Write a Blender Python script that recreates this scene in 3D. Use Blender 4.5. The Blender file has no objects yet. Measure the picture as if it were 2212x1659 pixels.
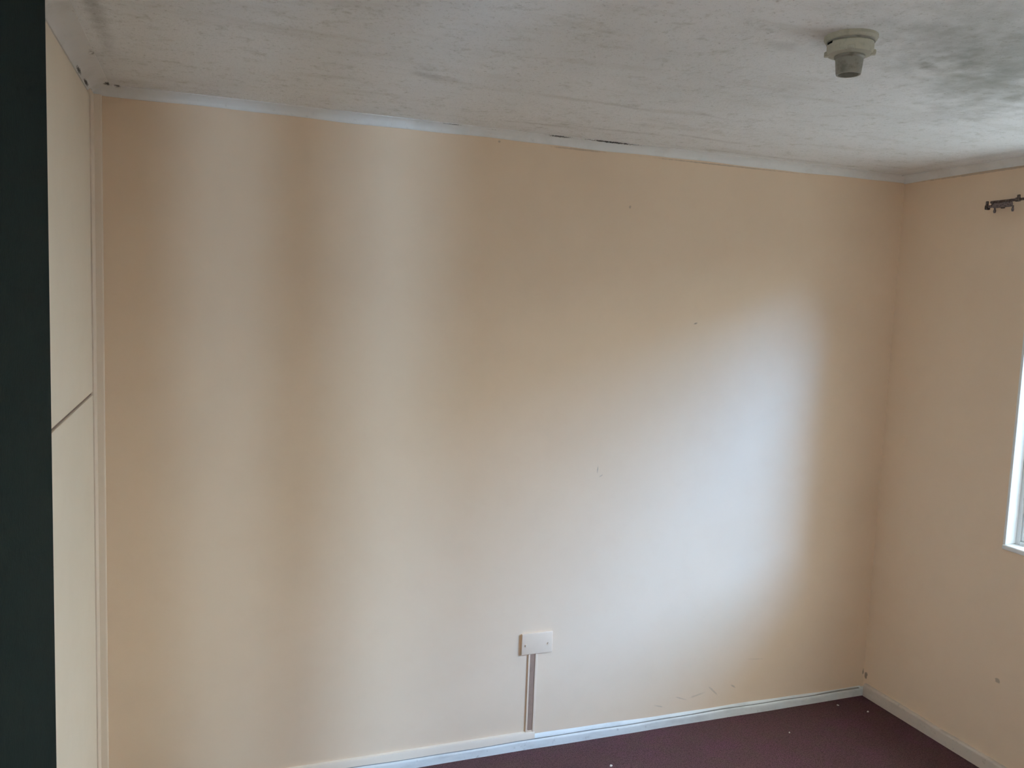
import bpy, bmesh, math, random
from mathutils import Vector, Matrix

random.seed(7)
sc = bpy.context.scene
col = sc.collection

# ------------------------------------------------------------------ camera
PITCH, YAW, ROLL, FPX = 0.0992773, 0.3553381, -0.0383324, 1794.52
ZC = 1.80548
cam_d = bpy.data.cameras.new('camera')
cam_d.sensor_fit = 'HORIZONTAL'
cam_d.sensor_width = 36.0
cam_d.lens = FPX / 2212.0 * 36.0
cam_d.clip_start = 0.02
cam = bpy.data.objects.new('camera', cam_d)
col.objects.link(cam)
_r = Vector((math.cos(YAW), -math.sin(YAW), 0))
_f = Vector((math.sin(YAW), math.cos(YAW), 0))
_u = Vector((0, 0, 1))
_f2 = _f * math.cos(PITCH) - _u * math.sin(PITCH)
_u2 = _f * math.sin(PITCH) + _u * math.cos(PITCH)
_r3 = _r * math.cos(ROLL) - _u2 * math.sin(ROLL)
_u3 = _r * math.sin(ROLL) + _u2 * math.cos(ROLL)
M = Matrix((_r3, _u3, -_f2)).transposed().to_4x4()
M.translation = (0, 0, ZC)
cam.matrix_world = M
sc.camera = cam

# ------------------------------------------------------------------ daylight
SKY = (0.95, 1.04, 1.12)
world = bpy.data.worlds.new('overcast_sky')
sc.world = world
world.use_nodes = True
bg = world.node_tree.nodes['Background']
bg.inputs['Color'].default_value = (*SKY, 1)
bg.inputs['Strength'].default_value = 10.3

sun_d = bpy.data.lights.new('hazy_sun', 'SUN')
sun_d.energy = 4.0
sun_d.color = (0.18, 0.52, 1.20)
sun_d.angle = math.radians(22)           # low sun spread wide by thin cloud
sun = bpy.data.objects.new('hazy_sun', sun_d)
col.objects.link(sun)
sun.rotation_euler = Vector((-0.61, 0.79, -0.42)).to_track_quat('-Z', 'Y').to_euler()
sun.location = (7, -6, 4)

sc.view_settings.view_transform = 'Standard'
sc.view_settings.look = 'None'
sc.view_settings.exposure = 0.0
sc.view_settings.gamma = 1.0
sc.view_settings.use_curve_mapping = False
sc.cycles.use_light_tree = False
sc.cycles.adaptive_threshold = 0.08
sc.cycles.adaptive_min_samples = 24
sc.cycles.max_bounces = 9
sc.cycles.diffuse_bounces = 7
sc.cycles.glossy_bounces = 2
sc.cycles.transparent_max_bounces = 8

# ------------------------------------------------------------------ dimensions (metres)
XL, XR, YB = -0.341, 2.957, 2.981        # closet side, window wall, facing wall
XO, YR = -1.25, -1.25                    # outer left wall, wall behind
HC, ZP = 2.431, 2.400                    # ceiling, lower edge of the cornice
WY0, WY1, WZ0, WZ1 = 0.20, 2.324, 0.918, 2.22   # window opening in the right wall
WT = 0.11                                # wall thickness

NY = -2.0                                # corner of the added neighbour block

# ------------------------------------------------------------------ materials
def lin(r, g, b):
    f = lambda c: (c / 255 / 12.92) if c / 255 <= 0.04045 else ((c / 255 + 0.055) / 1.055) ** 2.4
    return (f(r), f(g), f(b), 1)

class Mat:
    """A principled material whose colour is built up layer by layer."""
    def __init__(s, name, color, rough=0.6, spec=0.3, metal=0.0):
        s.m = bpy.data.materials.new(name); s.m.use_nodes = True
        s.t = s.m.node_tree; s.n = s.t.nodes; s.l = s.t.links
        s.b = s.n['Principled BSDF']
        s.b.inputs['Roughness'].default_value = rough
        s.b.inputs['Specular IOR Level'].default_value = spec
        s.b.inputs['Metallic'].default_value = metal
        s.tc = s.n.new('ShaderNodeTexCoord').outputs['Object']
        c = s.n.new('ShaderNodeRGB'); c.outputs[0].default_value = color
        s.c = c.outputs[0]
        s.h = None; s.shared = {}
    def done(s):
        s.l.new(s.c, s.b.inputs['Base Color'])
        return s.m
    def noise(s, scale, detail=4, rough=0.6, stretch=None, dist=0.0):
        n = s.n.new('ShaderNodeTexNoise')
        n.inputs['Scale'].default_value = scale; n.inputs['Detail'].default_value = detail
        n.inputs['Roughness'].default_value = rough; n.inputs['Distortion'].default_value = dist
        src = s.tc
        if stretch:
            mp = s.n.new('ShaderNodeMapping'); mp.inputs['Scale'].default_value = stretch
            s.l.new(s.tc, mp.inputs['Vector']); src = mp.outputs[0]
        s.l.new(src, n.inputs['Vector'])
        return n.outputs['Fac']
    def ramp(s, v, a, b, lo=0.0, hi=1.0):
        r = s.n.new('ShaderNodeMapRange'); r.interpolation_type = 'SMOOTHSTEP'
        r.inputs['From Min'].default_value = a; r.inputs['From Max'].default_value = b
        r.inputs['To Min'].default_value = lo; r.inputs['To Max'].default_value = hi
        s.l.new(v, r.inputs['Value']); return r.outputs[0]
    def math(s, op, a, b):
        m = s.n.new('ShaderNodeMath'); m.operation = op
        for i, v in enumerate((a, b)):
            if isinstance(v, (int, float)): m.inputs[i].default_value = v
            else: s.l.new(v, m.inputs[i])
        return m.outputs[0]
    def layer(s, fac, color):
        x = s.n.new('ShaderNodeMix'); x.data_type = 'RGBA'
        s.l.new(fac, x.inputs['Factor']); s.l.new(s.c, x.inputs['A']); x.inputs['B'].default_value = color
        s.c = x.outputs['Result']; return s
    def mottle(s, scale, color, amount, lo=0.45, hi=0.7, **k):
        return s.layer(s.ramp(s.noise(scale, **k), lo, hi, 0.0, amount), color)
    def spot(s, loc, size, color, amount=0.7, rot=(0, 0, 0), ragged=0.5, nscale=60, soft=0.5):
        """A stain with its own outline at a place on the object."""
        mp = s.n.new('ShaderNodeMapping'); mp.vector_type = 'TEXTURE'
        mp.inputs['Location'].default_value = loc; mp.inputs['Scale'].default_value = size
        mp.inputs['Rotation'].default_value = rot
        s.l.new(s.tc, mp.inputs['Vector'])
        ln = s.n.new('ShaderNodeVectorMath'); ln.operation = 'LENGTH'
        s.l.new(mp.outputs[0], ln.inputs[0])
        k = min((8, 16, 80, 170), key=lambda q: abs(math.log(q / nscale)))   # a few shared noises keep this cheap
        if k not in s.shared: s.shared[k] = s.math('SUBTRACT', s.noise(k, 3), 0.5)
        v = s.math('ADD', ln.outputs['Value'], s.math('MULTIPLY', s.shared[k], ragged * 2))
        return s.layer(s.ramp(v, 1.0, 1.0 - soft, 0.0, amount), color)
    def bump(s, v, strength, dist=0.004):
        b = s.n.new('ShaderNodeBump'); b.inputs['Strength'].default_value = strength
        b.inputs['Distance'].default_value = dist
        s.l.new(v, b.inputs['Height'])
        if s.h is not None: s.l.new(s.h, b.inputs['Normal'])
        s.h = b.outputs[0]; s.l.new(s.h, s.b.inputs['Normal']); return s

PEACH = (0.83, 0.665, 0.50, 1)
def peach(name, color=PEACH):
    m = Mat(name, color, 0.62, 0.25)
    m.mottle(2.2, (color[0] * .95, color[1] * .94, color[2] * .93, 1), 0.5)
    m.mottle(9, (color[0] * .97, color[1] * .96, color[2] * .95, 1), 0.5)
    m.bump(m.noise(3.0, 3), 0.12, 0.01)
    m.bump(m.noise(160, 3), 0.07, 0.002)
    return m
GREYB = lin(96, 84, 74)
m_wall_back = peach('peach_paint_facing_wall')
for loc, size, rot, am in [
        ((1.907, YB, 1.742), (.013, .3, .0045), (0, -.25, 0), .55), ((1.576, YB, 2.194), (.007, .3, .009), (0, 0, 0), .35),
        ((1.49, YB, 1.142), (.0035, .3, .018), (0, .05, 0), .4), ((1.507, YB, 1.115), (.012, .3, .003), (0, -.5, 0), .25),
        ((2.11, YB, 0.125), (.045, .3, .005), (0, .75, 0), .24), ((2.215, YB, 0.132), (.022, .3, .006), (0, .55, 0), .3),
        ((1.945, YB, 0.112), (.04, .3, .004), (0, .35, 0), .25), ((1.84, YB, 0.09), (.035, .3, .004), (0, .3, 0), .22),
        ((2.03, YB, 0.115), (.05, .3, .006), (0, -.2, 0), .2), ((2.33, YB, 0.245), (.06, .3, .003), (0, .1, 0), .15),
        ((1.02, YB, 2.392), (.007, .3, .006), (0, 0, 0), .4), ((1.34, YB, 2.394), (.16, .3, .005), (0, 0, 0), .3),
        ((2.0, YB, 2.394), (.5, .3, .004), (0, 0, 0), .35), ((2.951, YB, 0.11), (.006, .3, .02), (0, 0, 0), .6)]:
    m_wall_back.spot(loc, size, GREYB, am * 1.0, rot, 0.5, 90, .8)
m_wall_back = m_wall_back.done()
m_wall_right = peach('peach_paint_window_wall')
m_wall_right.spot((XR, 2.293, .379), (.3, .013, .014), GREYB, .45, (0, 0, 0), .6, 70)
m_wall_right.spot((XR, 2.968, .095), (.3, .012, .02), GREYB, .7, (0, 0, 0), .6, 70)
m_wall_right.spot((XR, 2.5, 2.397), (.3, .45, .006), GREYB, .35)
m_wall_right = m_wall_right.done()
m_wall = peach('peach_paint').done()
m_panel = peach('cream_paint_panel', (0.83, 0.755, 0.63, 1)).done()
m_batten = peach('cream_gloss_batten', (0.84, 0.74, 0.62, 1)).done()

mc = Mat('white_ceiling_mildew', (0.87, 0.90, 0.92, 1), 0.8, 0.15)
mc.mottle(1.1, (0.70, 0.725, 0.73, 1), .55, .4, .75)
mc.mottle(5.0, (0.60, 0.605, 0.57, 1), .45, .5, .8, stretch=(.6, 2.2, 1))
mc.mottle(22, (0.50, 0.52, 0.48, 1), .6, .52, .8, detail=4, rough=.7)
mc.mottle(75, (0.40, 0.42, 0.39, 1), .6, .56, .8, detail=3, rough=.7)
mc.mottle(190, (0.34, 0.36, 0.34, 1), .55, .6, .78, detail=2)
DIRT = lin(92, 88, 78)
BLK = lin(46, 42, 38)
for loc, size, rot, am, ns in [
        ((.60, 2.37, HC), (.11, .035, .3), (0, 0, .2), .45, 14), ((.56, 2.30, HC), (.05, .05, .3), (0, 0, .1), .25, 18),
        ((1.10, 2.80, HC), (.22, .015, .3), (0, 0, -.1), .35, 16), ((1.40, 2.76, HC), (.20, .022, .3), (0, 0, -.05), .38, 16),
        ((1.75, 2.72, HC), (.20, .022, .3), (0, 0, .12), .3, 16), ((1.25, 2.42, HC), (.13, .022, .3), (0, 0, .1), .3, 18),
        ((1.55, 2.40, HC), (.12, .02, .3), (0, 0, .2), .25, 18), ((.9, 2.86, HC), (.04, .006, .3), (0, 0, 0), .4, 30),
        ((1.60, 1.52, HC), (.22, .16, .3), (0, 0, .3), .4, 14), ((1.72, 1.68, HC), (.09, .03, .3), (0, 0, .5), .4, 22),
        ((1.28, 1.70, HC), (.12, .04, .3), (0, 0, .3), .3, 20), ((2.15, 2.05, HC), (.2, .16, .3), (0, 0, .3), .22, 12),
        ((1.38, 1.62, HC), (.16, .10, .3), (0, 0, .5), .4, 16), ((2.2, 2.9, HC), (.7, .03, .3), (0, 0, 0), .25, 9),
        ((2.83, 2.2, HC), (.05, .8, .3), (0, 0, 0), .3, 9), ((-.24, 2.2, HC), (.03, .5, .3), (0, 0, 0), .55, 14)]:
    mc.spot(loc, size, DIRT, am * .55, rot, .75, ns, 1.0)
mc.spot((1.85, 1.5, HC), (.75, .42, .3), lin(104, 112, 98), .42, (0, 0, .5), .7, 7, 1.0)
mc.spot((2.0, 1.75, HC), (.5, .2, .3), lin(104, 112, 98), .3, (0, 0, .6), .8, 16, 1.0)
mc.bump(mc.noise(110, 3), .45, .004)
mc.bump(mc.noise(7, 3), .15, .01)
m_ceiling = mc.done()

mk = Mat('white_cornice_paint', (0.80, 0.82, 0.82, 1), 0.6, 0.2)
mk.mottle(9, (0.68, 0.69, 0.67, 1), .5)
mk.mottle(60, (0.55, 0.55, 0.52, 1), .4, .6, .8)
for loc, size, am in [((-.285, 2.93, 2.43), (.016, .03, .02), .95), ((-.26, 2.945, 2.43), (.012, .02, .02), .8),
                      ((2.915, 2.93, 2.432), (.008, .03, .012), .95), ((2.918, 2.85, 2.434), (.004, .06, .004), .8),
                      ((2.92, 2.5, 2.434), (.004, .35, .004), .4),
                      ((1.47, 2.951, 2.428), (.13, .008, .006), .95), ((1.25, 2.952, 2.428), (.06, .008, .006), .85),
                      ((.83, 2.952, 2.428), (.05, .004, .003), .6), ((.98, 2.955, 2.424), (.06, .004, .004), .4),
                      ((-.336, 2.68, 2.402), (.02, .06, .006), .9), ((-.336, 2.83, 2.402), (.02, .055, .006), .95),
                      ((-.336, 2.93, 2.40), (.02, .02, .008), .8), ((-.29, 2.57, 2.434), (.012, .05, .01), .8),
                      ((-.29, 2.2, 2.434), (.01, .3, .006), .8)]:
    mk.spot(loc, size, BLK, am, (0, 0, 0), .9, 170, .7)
m_cornice = mk.done()

def skirt_mat(name, c, d, am):
    m = Mat(name, c, .45, .4)
    m.mottle(6, d, am, .45, .75, stretch=(1, 1, 3)); m.mottle(45, (d[0] * .7, d[1] * .7, d[2] * .7, 1), am, .6, .78, detail=5)
    m.bump(m.noise(80, 4), .2, .002)
    return m.done()
m_skirt = skirt_mat('white_gloss_skirting', (0.74, 0.78, 0.78, 1), (0.5, 0.53, 0.53, 1), .6)
m_skirt_r = skirt_mat('greyed_cream_skirting', (0.66, 0.58, 0.50, 1), (0.42, 0.36, 0.31, 1), .55)

mf = Mat('maroon_carpet', (0.19, 0.10, 0.105, 1), .95, .05)
mf.mottle(3.0, (0.23, 0.095, 0.145, 1), .7, .4, .7)
mf.mottle(11, (0.18, 0.115, 0.10, 1), .7, .4, .7)
mf.mottle(90, (0.10, 0.055, 0.06, 1), .6, .45, .7, detail=3)
mf.mottle(260, (0.085, 0.048, 0.052, 1), .85, .42, .62, detail=2)
mf.bump(mf.noise(300, 2), .9, .006)
m_carpet = mf.done()

def plain(name, c, rough=.5, spec=.3, metal=0.0, mott=None, bump=0.0):
    m = Mat(name, (*c[:3], 1), rough, spec, metal)
    k = mott if mott is not None else .25
    m.mottle(30, (c[0] * .7, c[1] * .7, c[2] * .7, 1), k)
    if bump: m.bump(m.noise(120, 4), bump, .002)
    return m.done()
m_green = plain('dark_green_paint', (.0085, .0185, .0165), .8, .12, mott=.5, bump=.3)
m_white = plain('white_window_paint', (.82, .84, .84), .4, .4, mott=.1)
m_plate = plain('painted_over_plate', (.83, .68, .53), .4, .4, mott=.06)
m_brown = plain('bare_brown_wood', (.36, .245, .185), .85, .1, mott=.4, bump=.3)
m_gap = plain('shadowed_grey_brown_board', (.30, .23, .19), .9, .05, mott=.5)  # the backing board's own colour, showing in the panel gaps
m_fix = Mat('yellowed_bakelite', (.50, .50, .42, 1), .55, .25).mottle(60, (.33, .33, .27, 1), .6, .48, .75).done()
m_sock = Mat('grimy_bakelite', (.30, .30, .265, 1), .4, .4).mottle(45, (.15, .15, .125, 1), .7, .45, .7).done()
m_dark = plain('black_dirt', (.02, .018, .015), .9, .1)  # flat near-black for the screw notches and the socket floor
m_brass = plain('dull_brass_contact', (.35, .25, .10), .4, .5, 1.0)
m_iron = Mat('rusty_brown_metal', (.085, .058, .045, 1), .65, .3, .3).mottle(140, (.22, .18, .16, 1), .8, .45, .65).done()
m_iron2 = Mat('worn_grey_brown_metal', (.24, .19, .185, 1), .6, .35, .3).mottle(160, (.05, .035, .03, 1), .8, .45, .65).done()
m_joint = plain('grime_filled_joint', (.30, .31, .30), .9, .05, mott=.6)  # dark grey strip along the skirting joint
m_flake = plain('white_paint_chip', (.75, .70, .66), .6)
m_bounce_ground = Mat('pale_concrete', (.42, .43, .43, 1), .9, .1).mottle(4, (.34, .35, .34, 1), .8).done()
m_blocker_render = Mat('grey_brown_render', (.10, .095, .085, 1), .9, .1).mottle(3, (.08, .075, .065, 1), .6).done()
m_wing_blocker = Mat('dull_brick_outside', (.075, .06, .05, 1), .9, .1).mottle(3, (.05, .04, .035, 1), .6).done()

mg = bpy.data.materials.new('window_glass'); mg.use_nodes = True
_n = mg.node_tree.nodes; _l = mg.node_tree.links; _n.remove(_n['Principled BSDF'])
_t = _n.new('ShaderNodeBsdfTransparent'); _t.inputs['Color'].default_value = (.95, .97, .96, 1)
_g = _n.new('ShaderNodeBsdfGlossy'); _g.inputs['Roughness'].default_value = .02
_fr = _n.new('ShaderNodeLayerWeight'); _fr.inputs['Blend'].default_value = .5
_pw = _n.new('ShaderNodeMath'); _pw.operation = 'POWER'; _pw.inputs[1].default_value = 5
_ma = _n.new('ShaderNodeMath'); _ma.operation = 'MULTIPLY_ADD'; _ma.inputs[1].default_value = .6; _ma.inputs[2].default_value = .03
_l.new(_fr.outputs['Facing'], _pw.inputs[0]); _l.new(_pw.outputs[0], _ma.inputs[0])
_mx = _n.new('ShaderNodeMixShader')
_l.new(_ma.outputs[0], _mx.inputs[0]); _l.new(_t.outputs[0], _mx.inputs[1]); _l.new(_g.outputs[0], _mx.inputs[2])
_l.new(_mx.outputs[0], _n['Material Output'].inputs['Surface'])
m_glass = mg

# ------------------------------------------------------------------ mesh helpers
def box(bm, x0, x1, y0, y1, z0, z1, bevel=0.0, seg=2):
    t = bmesh.new()
    vs = [t.verts.new((x, y, z)) for x in (x0, x1) for y in (y0, y1) for z in (z0, z1)]
    for f in ((0, 1, 3, 2), (4, 6, 7, 5), (0, 4, 5, 1), (2, 3, 7, 6), (0, 2, 6, 4), (1, 5, 7, 3)):
        t.faces.new([vs[i] for i in f])
    if bevel: bmesh.ops.bevel(t, geom=t.edges[:], offset=bevel, segments=seg, affect='EDGES', profile=.5)
    merge(bm, t)
def merge(bm, t):
    t.normal_update()
    me = bpy.data.meshes.new('t'); t.to_mesh(me); t.free(); bm.from_mesh(me); bpy.data.meshes.remove(me)
def lathe(bm, prof, seg=40, mat=None):
    """prof: (radius, z) pairs turned about Z; radius 0 closes with a point."""
    t = bmesh.new(); rings = []
    for r, z in prof:
        if r == 0: rings.append([t.verts.new((0, 0, z))])
        else: rings.append([t.verts.new((r * math.cos(2 * math.pi * i / seg), r * math.sin(2 * math.pi * i / seg), z)) for i in range(seg)])
    for a, b in zip(rings, rings[1:]):
        for i in range(seg):
            j = (i + 1) % seg
            if len(a) == 1 and len(b) > 1: t.faces.new((a[0], b[j], b[i]))
            elif len(b) == 1 and len(a) > 1: t.faces.new((a[i], a[j], b[0]))
            elif len(a) > 1: t.faces.new((a[i], a[j], b[j], b[i]))
    bmesh.ops.recalc_face_normals(t, faces=t.faces[:])
    if mat is not None: bmesh.ops.transform(t, matrix=mat, verts=t.verts[:])
    merge(bm, t)
def sweep(bm, prof, path, closed_prof=True):
    """prof: list of (offset vector) at each path station given by function list; path: list of lists of 3D points."""
    t = bmesh.new(); rows = [[t.verts.new(p) for p in row] for row in path]
    n = len(rows[0])
    for a, b in zip(rows, rows[1:]):
        for i in range(n if closed_prof else n - 1):
            j = (i + 1) % n
            t.faces.new((a[i], a[j], b[j], b[i]))
    if closed_prof:
        t.faces.new(rows[0][::-1]); t.faces.new(rows[-1])
    bmesh.ops.recalc_face_normals(t, faces=t.faces[:])
    merge(bm, t)
def obj(name, bm, mat, parent=None, smooth=None, loc=None):
    me = bpy.data.meshes.new(name); bm.to_mesh(me); bm.free()
    me.materials.append(mat)
    if smooth is not None:
        for p in me.polygons: p.use_smooth = True
        me.set_sharp_from_angle(angle=math.radians(smooth))
    o = bpy.data.objects.new(name, me); col.objects.link(o)
    if parent is not None: o.parent = parent
    if loc is not None: o.location = loc
    return o
def struct(name, bm, mat, label, cat, smooth=None):
    o = obj(name, bm, mat, None, smooth); o['kind'] = 'structure'; o['label'] = label; o['category'] = cat
    return o
def thing(name, label, cat, loc, group=None, kind=None):
    o = bpy.data.objects.new(name, None); col.objects.link(o); o.location = loc; o.empty_display_size = .05
    o['label'] = label; o['category'] = cat
    if group: o['group'] = group
    if kind: o['kind'] = kind
    return o
B = bmesh.new

# ------------------------------------------------------------------ the room shell
b = B(); box(b, XO - .11, XR + .11, -3.5, YB + .2, -.12, 0)
struct('floor', b, m_carpet, 'worn maroon carpet covering the whole floor', 'floor')
b = B(); box(b, XO - .11, XR + .11, -3.5, YB + .2, HC, HC + .12)
struct('ceiling', b, m_ceiling, 'greyish white ceiling mottled with mildew specks', 'ceiling')
b = B(); box(b, XO - .11, XR + .11, YB, YB + .15, 0, HC)
wall_back = struct('wall_back', b, m_wall_back, 'large bare peach wall facing the viewer', 'wall')
# window wall with its opening
b = B(); X1 = XR + WT
box(b, XR, X1, YR - .15, WY0, 0, HC); box(b, XR, X1, WY1, YB, 0, HC)
box(b, XR, X1, WY0, WY1, 0, WZ0); box(b, XR, X1, WY0, WY1, WZ1, HC)
struct('wall_right', b, m_wall_right, 'peach wall with the window, right of the corner', 'wall')
# boxed-in closet side on the left, with the recess further back
b = B(); box(b, XO - .11, XL, 1.67, YB, 0, HC)
wall_left = struct('wall_left', b, m_wall, 'narrow cream boarded wall at the left corner', 'wall')
VY0, VY1, VZ0, VZ1 = -1.1, -.15, .90, 2.10  # opening of the second window, added out of view for fill light
b = B(); box(b, XO - .11, XO, YR - .15, VY0, 0, HC); box(b, XO - .11, XO, VY1, 1.67, 0, HC)
box(b, XO - .11, XO, VY0, VY1, 0, VZ0); box(b, XO - .11, XO, VY0, VY1, VZ1, HC)
struct('wall_outer', b, m_wall, 'plain peach wall behind the dark cupboard', 'wall')
# wall behind the viewer with two narrow slots added to throw stripes of light
S = [(.182, .272), (.332, .468)]; SZ0, SZ1 = .10, 2.36
b = B(); xs = [XO] + [v for s in S for v in s] + [XR]
for i in range(0, len(xs), 2): box(b, xs[i], xs[i + 1], YR - .08, YR, 0, HC)
for s in S:
    box(b, s[0], s[1], YR - .08, YR, 0, SZ0); box(b, s[0], s[1], YR - .08, YR, SZ1, HC)
struct('wall_rear', b, m_wall, 'peach wall behind the viewer with two narrow glazed slots', 'wall')
for i, s in enumerate(S):
    b = B(); y0, y1 = YR - .05, YR - .03; w = .015
    box(b, s[0], s[0] + w, y0, y1, SZ0, SZ1, .003); box(b, s[1] - w, s[1], y0, y1, SZ0, SZ1, .003)
    box(b, s[0] + w, s[1] - w, y0, y1, SZ0, SZ0 + w, .003); box(b, s[0] + w, s[1] - w, y0, y1, SZ1 - w, SZ1, .003)
    f = struct('window_%d' % (i + 2), b, m_white, 'tall narrow white framed hall light behind the viewer', 'window')  # slot added to shape one stripe of lamp light
    b = B(); box(b, s[0] + w, s[1] - w, YR - .042, YR - .038, SZ0 + w, SZ1 - w)
    obj('pane', b, m_glass, f)
# unseen hall added behind it to hold the stripe lamp
YH = -3.4
b = B(); box(b, XO - .11, XR + WT, YH - .12, YH, 0, HC); box(b, XO - .11, XO, YH, YR - .15, 0, HC); box(b, XR, XR + WT, YH, YR - .15, 0, HC)
struct('wall_hall', b, m_wall, 'peach walls of the hall behind the viewer', 'wall')

# ------------------------------------------------------------------ boards and battens of the left wall
def board(name, y0, y1, z0, z1, th, mat):
    b = B(); box(b, XL - .002, XL + th, y0, y1, z0, z1, .0022); return obj(name, b, mat, wall_left)
board('panel', 1.675, 2.893, 1.471, 2.384, .008, m_panel)
board('panel', 1.675, 2.895, .010, 1.461, .008, m_panel)
b = B(); box(b, XL - .001, XL + .0015, 1.672, 2.91, .005, 2.39); obj('backing_board', b, m_gap, wall_left)
b = B(); box(b, XL - .001, XL + .012, 2.903, YB + .001, .0, 2.402, .003)
box(b, XL, XL + .034, YB - .011, YB + .001, .0, 2.402, .004)
t = struct('trim_1', b, m_batten, 'slim cream corner batten beside the boarded wall', 'trim')

# ------------------------------------------------------------------ cornices (scotia section)
def scotia(d, h, n=7):
    pts = [(0, 0), (.004, 0)]
    for i in range(n + 1):
        a = math.pi / 2 * i / n
        pts.append((.006 + (d - .010) * (1 - math.cos(a)) * .75 + (d - .010) * .25 * i / n, .003 + (h - .006) * (math.sin(a) * .6 + .4 * i / n)))
    pts += [(d, h - .002), (d, h + .002), (0, h + .002)]
    return pts
hh = HC - ZP
def wob(u, k): return .0016 * math.sin(u * 7.1 + k) + .0009 * math.sin(u * 19.3 + 2 * k)
b = B(); rows = []
for i in range(61):
    u = XL + (XR - XL) * i / 60
    rows.append([(u, YB - d, ZP + z + (wob(u, 1) if z < hh * .5 else 0)) for d, z in scotia(.032, hh)])
sweep(b, None, rows)
struct('trim_2', b, m_cornice, 'white cornice strip along the facing wall', 'trim', 40)
b = B(); rows = []
for i in range(31):
    u = YR + (YB - YR) * i / 30
    rows.append([(XR - d, u, ZP + z + (wob(u, 2) if z < hh * .5 else 0)) for d, z in scotia(.032, hh)])
sweep(b, None, rows)
struct('trim_3', b, m_cornice, 'white cornice strip over the window wall', 'trim', 40)
b = B(); rows = []
for i in range(21):
    u = 1.67 + (YB - 1.67) * i / 20
    rows.append([(XL + d, u, ZP - .004 + z * (hh + .004) / hh) for d, z in scotia(.058, hh)])
sweep(b, None, rows)
struct('trim_4', b, m_cornice, 'wide grimy white cornice over the boarded left wall', 'trim', 40)

# ------------------------------------------------------------------ skirtings
def arc_top(d, h, r, n=5):
    return [(0, 0), (d, 0)] + [(d - r + r * math.cos(math.pi / 2 * i / n), h - r + r * math.sin(math.pi / 2 * i / n)) for i in range(n + 1)] + [(0, h)]
b = B(); rows = []
for i in range(81):
    u = XL + .012 + (XR - XL - .012) * i / 80
    rows.append([(u, YB - d - (wob(u, 3) * .6 if d > .01 else 0), z + (wob(u, 5) * .8 if z > .02 else 0)) for d, z in arc_top(.019, .036, .008)])
sweep(b, None, rows)
bb = struct('baseboard_back', b, m_skirt, 'chipped white skirting along the facing wall', 'baseboard', 35)
TX = 1.259   # the trunking's right side: the painted-over upper board stops here
b = B(); rows = [[(u, YB - d, z) for d, z in [(0, .034), (.012, .034), (.012, .060), (.009, .067), (0, .070)]] for u in (XL + .034, .2, .7, TX)]
sweep(b, None, rows)
o = obj('upper_board', b, m_batten, bb, 30); o['label'] = 'peach painted upper board left of the trunking'
b = B(); rows = [[(u, YB - d, z + wob(u, 4)) for d, z in [(0, .034), (.011, .034), (.010, .034 + .006 * (1.6 - .4 * u)), (.004, .034 + .013 * (1.6 - .4 * u)), (0, .034 + .017 * (1.6 - .4 * u))]] for u in [TX + (XR - .02 - TX) * i / 40 for i in range(41)]]
sweep(b, None, rows)
o = obj('upper_fillet', b, m_skirt, bb, 50); o['label'] = 'white painted sloping fillet right of the trunking'
b = B(); rows = [[(u, YB - d, z + wob(u, 5) * .8) for d, z in [(.006, .0345), (.0135, .0345), (.0125, .0385), (.006, .0385)]] for u in [XL + .05 + (XR - .03 - XL) * i / 60 for i in range(60)]]
sweep(b, None, rows); obj('joint', b, m_joint, bb)
b = B(); rows = []
for i in range(41):
    u = YR + (YB - .02 - YR) * i / 40
    rows.append([(XR - d, u, z + (wob(u, 6) if z > .02 else 0)) for d, z in arc_top(.017, .058, .010)])
sweep(b, None, rows)
struct('baseboard_right', b, m_skirt_r, 'greyed cream skirting under the window wall', 'baseboard', 35)

# ------------------------------------------------------------------ window in the right wall
def frame(bm, x0, x1, y0, y1, z0, z1, w, bev=.004):
    box(bm, x0, x1, y0, y0 + w, z0, z1, bev); box(bm, x0, x1, y1 - w, y1, z0, z1, bev)
    box(bm, x0, x1, y0 + w, y1 - w, z0, z0 + w, bev); box(bm, x0, x1, y0 + w, y1 - w, z1 - w, z1, bev)
def casement_window(name, label, x, sx, y0, y1, z0, z1):
    """x: inner wall face; sx: +1 or -1, the way out."""
    bx = lambda b, u0, u1, *r: box(b, *sorted((x + sx * u0, x + sx * u1)), *r)
    def fr(b, u0, u1, a0, a1, c0, c1, w, bev): frame(b, *sorted((x + sx * u0, x + sx * u1)), a0, a1, c0, c1, w, bev)
    b = B(); fr(b, .055, .100, y0, y1, z0, z1, .022, .004)
    win = struct(name, b, m_white, label, 'window')
    b = B(); fr(b, .062, .092, y0 + .022, y1 - .022, z0 + .022, z1 - .022, .024, .005)
    s = obj('casement', b, m_white, win)
    b = B(); bx(b, .076, .079, y0 + .046, y1 - .046, z0 + .046, z1 - .046); obj('pane', b, m_glass, s)
    b = B(); bx(b, -.006, .055, y0 + .001, y1 + .004, z0 - .012, z0 + .008, .005, 3); obj('window_sill', b, m_white, win, 40)
    for q in ((y1 - .008, y1 + .004, z0 + .008, z1), (y0 - .004, y0 + .008, z0 + .008, z1), (y0 + .008, y1 - .008, z1 - .008, z1 + .004)):
        b = B(); bx(b, -.002, .055, *q, .003); obj('reveal_lining', b, m_white, win)
casement_window('window_1', 'white painted casement window at the right edge', XR, 1, WY0, WY1, WZ0, WZ1)
casement_window('window_4', 'second white casement window out of view on the left', XO, -1, VY0, VY1, VZ0, VZ1)  # second window added to bring soft fill light into the room

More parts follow.
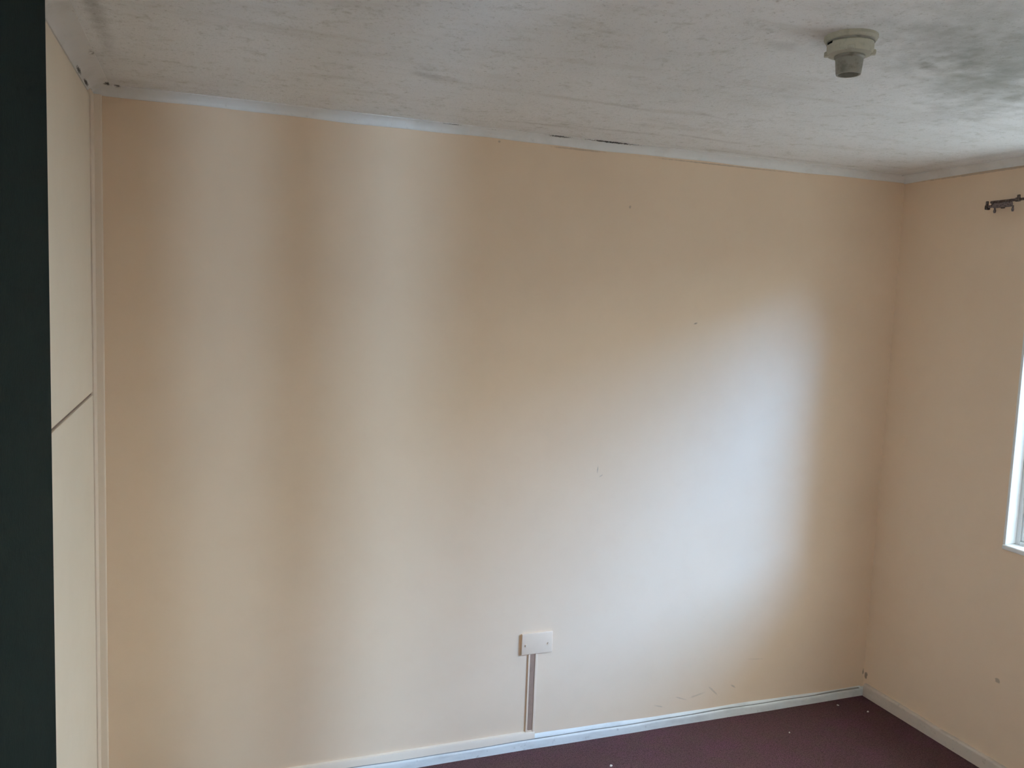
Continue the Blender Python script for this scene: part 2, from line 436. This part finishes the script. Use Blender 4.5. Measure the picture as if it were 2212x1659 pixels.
# ------------------------------------------------------------------ outside the window: yard and unseen walls added to shape the light
b = B(); box(b, -40, 40, -30, 30, -.5, -.35); struct('ground', b, m_bounce_ground, 'pale concrete yard outside the window', 'ground')  # ground made pale so it bounces daylight up to the ceiling
b = B(); box(b, 9.0, 9.3, -16, NY, -.4, 3.0); struct('wall_garden', b, m_blocker_render, 'rendered garden wall outside the window', 'wall')  # added blocker, trims low sky light on the upper wall
b = B(); box(b, 7.0, 12.0, NY, 14, -.4, 1.5); struct('wall_neighbour', b, m_blocker_render, 'rendered wall of the neighbouring house', 'wall')  # added blocker, height set for the light reaching the wall

b = B(); box(b, XR + WT, XR + WT + 3.5, -7.0, -4.0, -.4, 4.2); struct('wall_wing', b, m_wing_blocker, 'brick wing of the house outside', 'wall')  # added blocker, keeps slanting sky light away from the corner

# ------------------------------------------------------------------ ceiling lampholder
lx, ly = 1.372, 1.576
lamp = thing('ceiling_lampholder', 'grimy cream batten lampholder without a bulb on the ceiling', 'lampholder', (lx, ly, HC))
b = B(); lathe(b, [(0, 0), (.058, 0), (.058, -.006), (.055, -.011), (.050, -.013), (0, -.013)])
obj('ceiling_plate', b, m_fix, lamp, 30)
b = B(); lathe(b, [(0, -.012), (.047, -.012), (.0505, -.018), (.0505, -.034), (.048, -.040), (.036, -.043), (0, -.043)])
sk = obj('skirt', b, m_fix, lamp, 30)
b = B(); lathe(b, [(0, -.0125), (.0522, -.0125), (.0522, -.0155), (0, -.0155)]); obj('grimy_seam', b, m_sock, lamp)  # dark ring put in for the contact shadow between plate and skirt
for a in range(4):
    b = B(); t = bmesh.new(); bmesh.ops.create_cube(t, size=1)
    bmesh.ops.transform(t, matrix=Matrix.Rotation(a * math.pi / 2 + .9, 4, 'Z') @ Matrix.Translation((.049, 0, -.037)) @ Matrix.Diagonal((.012, .016, .010, 1)), verts=t.verts[:])
    bmesh.ops.bevel(t, geom=t.edges[:], offset=.002, segments=1, affect='EDGES'); merge(b, t)
    obj('lug', b, m_fix, sk)
for a, s in ((2.95, .011), (-.35, .005)):
    b = B(); t = bmesh.new(); bmesh.ops.create_cube(t, size=1)
    bmesh.ops.transform(t, matrix=Matrix.Rotation(a, 4, 'Z') @ Matrix.Translation((.0475, 0, -.0165)) @ Matrix.Diagonal((.007, s * 1.6, .007, 1)), verts=t.verts[:])
    merge(b, t)
    obj('screw_recess', b, m_dark, lamp)
b = B(); lathe(b, [(.033, -.042), (.0335, -.047), (.0305, -.050), (.0275, -.080), (.0262, -.084), (.0225, -.084), (.0225, -.052), (0, -.052)])
so = obj('socket', b, m_sock, lamp, 30)
b = B(); lathe(b, [(0, -.051), (.0222, -.051), (.0222, -.0535), (0, -.0535)]); obj('socket_floor', b, m_dark, so)
b = B()
for sx in (-.007, .007): lathe(b, [(0, -.053), (.003, -.053), (.003, -.064), (0, -.066)], 12, Matrix.Translation((sx, 0, 0)))
obj('contact_pin', b, m_brass, so, 40)

# ------------------------------------------------------------------ wall box and trunking on the facing wall
px0, px1, pz0, pz1 = 1.186, 1.320, .398, .486
pc = ((px0 + px1) / 2, YB, (pz0 + pz1) / 2)
pl = thing('blanking_plate', 'painted-over double blanking plate low on the facing wall', 'plate', pc)
w2, h2 = (px1 - px0) / 2, (pz1 - pz0) / 2
b = B(); box(b, -w2 + .003, w2 - .003, -.006, .001, -h2 + .003, h2 - .003, .003); obj('back_box', b, m_plate, pl)
b = B(); box(b, -w2, w2, -.012, -.005, -h2, h2, .003, 3); fp = obj('face_plate', b, m_plate, pl, 40)
for sx in (-.048, .048):
    b = B(); lathe(b, [(0, -.0245), (.0025, -.0245), (.0045, -.0238), (.0045, -.020), (0, -.020)], 16, Matrix.Rotation(-math.pi / 2, 4, 'X') @ Matrix.Identity(4))
    o = obj('screw', b, m_plate, fp, 40); o.location = (sx, -.0362, -.004)
    o.rotation_euler = (math.pi, 0, 0)
tx0, tx1, tz0, tz1 = 1.222, TX, .066, .400
tr = thing('cable_trunking', 'cream cable trunking with a bare brown groove below the blanking plate', 'trunking', ((tx0 + tx1) / 2, YB, tz0))
hw = (tx1 - tx0) / 2; L = tz1 - tz0
b = B(); box(b, -hw - .003, -hw + .005, -.0065, .001, 0, L, .002); box(b, hw - .011, hw, -.0085, .001, 0, L, .002)
box(b, -hw + .004, hw - .010, -.0065, .001, 0, .010, .002)
obj('channel', b, m_plate, tr)
b = B()
pts = [(-hw + .0045, L), (hw - .0105, L), (hw - .0105, .016)]
cxm = (-hw + .0045 + hw - .0105) / 2; rr = (hw - .0105 + hw - .0045) / 2
pts += [(cxm + rr * math.cos(-math.pi * i / 8), .016 + rr * .8 * math.sin(-math.pi * i / 8)) for i in range(1, 8)] + [(-hw + .0045, .016)]
sweep(b, None, [[(x, -.0060, z) for x, z in pts], [(x, .001, z) for x, z in pts]])
o = obj('groove_strip', b, m_brown, tr); o['label'] = 'bare brown strip inside the trunking'

# ------------------------------------------------------------------ curtain rail on the right wall
RX, RZ = 2.900, 2.262
rail = thing('curtain_rail', 'rusty brown curtain rail end on the window wall', 'curtain rail', (XR, 2.45, RZ))
ox = RX - XR
def tube_y(bm, r, y0, y1, x=ox, z=0.0, seg=16, caps=True):
    lathe(bm, [(0, y0), (r * .85, y0), (r, y0 + .001), (r, y1 - .001), (r * .85, y1), (0, y1)], seg, Matrix.Translation((x, 0, z)) @ Matrix.Rotation(-math.pi / 2, 4, 'X'))
b = B(); tube_y(b, .0052, -1.75, .028, z=.002); obj('rod', b, m_iron, rail, 40)
b = B(); tube_y(b, .0105, -.062, .012, z=-.012); o = obj('roller', b, m_iron2, rail, 40)
b = B(); tube_y(b, .0055, .012, .040, z=-.014); obj('spindle', b, m_iron2, rail, 40)
b = B(); box(b, ox - .010, ox + .010, .036, .047, -.026, -.008, .003); box(b, ox - .004, ox + .004, .040, .049, -.010, .008, .002); obj('end_stop', b, m_iron, rail)
b = B(); box(b, ox - .006, .0, .016, .022, -.016, .006, .002); box(b, -.004, .001, .010, .028, -.018, .014, .002); obj('bracket', b, m_iron, rail)
for y in (.008, -.070):
    b = B(); box(b, ox - .002, ox + .002, y - .003, y + .003, -.028, -.018, .001); lathe(b, [(.0035, -.041), (.0055, -.034), (.0035, -.027)], 10, Matrix.Translation((ox, y, 0))); obj('glider', b, m_iron2, rail)
b = B(); tube_y(b, .008, -.098, -.080, z=.002); box(b, ox - .003, ox + .003, -.097, -.085, .004, .020, .002); obj('clamp', b, m_iron, rail, 40)

# ------------------------------------------------------------------ dark green cupboard at the left edge
CX, CY0, CY1, CH = -.256, 1.20, 1.650, 2.40
cup = thing('tall_cupboard', 'tall dark green cupboard cut off by the left edge of the view', 'cupboard', (CX, CY1, 0))
LEAN = -.0085
def lean(bm):
    for v in bm.verts: v.co.x += LEAN * 0; v.co.y += .0105 * (v.co.z - 1.6)
    return bm
b = B(); box(b, -.34, -.022, -(CY1 - CY0), 0, .06, CH, .003); obj('carcass', lean(b), m_green, cup)
b = B(); box(b, -.32, -.04, -(CY1 - CY0) + .01, -.01, 0, .06); obj('plinth', lean(b), m_green, cup)
b = B(); box(b, -.020, 0, -(CY1 - CY0), 0, .065, CH, .003); d = obj('door', lean(b), m_green, cup)
b = B(); lathe(b, [(0, 0), (.007, 0), (.007, .014), (.016, .020), (.017, .027), (.010, .033), (0, .034)], 24, Matrix.Translation((0, -.41, 1.05)) @ Matrix.Rotation(math.pi / 2, 4, 'Y'))
obj('knob', b, m_brass, d, 40)

# ------------------------------------------------------------------ paint chips lying on the carpet
for (x, y, s, lab) in [(2.752, 2.914, .007, 'largest white paint chip on the carpet near the corner'),
                       (2.844, 2.824, .005, 'small white paint chip on the carpet by the window wall skirting'),
                       (2.365, 2.771, .004, 'tiny white paint chip in the middle of the visible carpet'),
                       (1.501, 2.758, .006, 'white paint chip on the carpet at the bottom of the view')]:
    b = B(); t = bmesh.new(); n = 7
    lo = []; up = []
    for i in range(n):
        a = 2 * math.pi * i / n; r = s * random.uniform(.65, 1.15)
        lo.append(t.verts.new((r * math.cos(a), r * math.sin(a), 0))); up.append(t.verts.new((r * .85 * math.cos(a), r * .85 * math.sin(a), .0025 + random.uniform(0, .0025))))
    t.faces.new(lo[::-1]); t.faces.new(up)
    for i in range(n): t.faces.new((lo[i], lo[(i + 1) % n], up[(i + 1) % n], up[i]))
    merge(b, t)
    o = obj('paint_chip', b, m_flake, loc=(x, y, 0)); o['label'] = lab; o['category'] = 'paint chip'; o['group'] = 'paint chips on the carpet'

# ------------------------------------------------------------------ globe lamp added in the unseen hall to throw the wall stripes
mgl = bpy.data.materials.new('lit_opal_globe'); mgl.use_nodes = True
_n = mgl.node_tree.nodes; _n.remove(_n['Principled BSDF']); _e = _n.new('ShaderNodeEmission')
_e.inputs['Color'].default_value = (0.66, 0.96, 1.36, 1); _e.inputs['Strength'].default_value = 1200
mgl.node_tree.links.new(_e.outputs[0], _n['Material Output'].inputs['Surface'])
hl = thing('hall_lamp', 'lit opal globe lamp on the hall wall behind the viewer', 'lamp', (.30, YH, 1.55))
b = B(); lathe(b, [(0, 0), (.06, 0), (.055, .015), (.02, .02), (.02, .09), (0, .09)], 24, Matrix.Rotation(-math.pi / 2, 4, 'X')); obj('lamp_base', b, m_white, hl, 40)
b = B(); lathe(b, [(0, .085)] + [(.085 * math.sin(math.pi * i / 12), .17 - .085 * math.cos(math.pi * i / 12)) for i in range(1, 12)] + [(0, .255)], 24, Matrix.Rotation(-math.pi / 2, 4, 'X')); obj('globe', b, mgl, hl, 60)
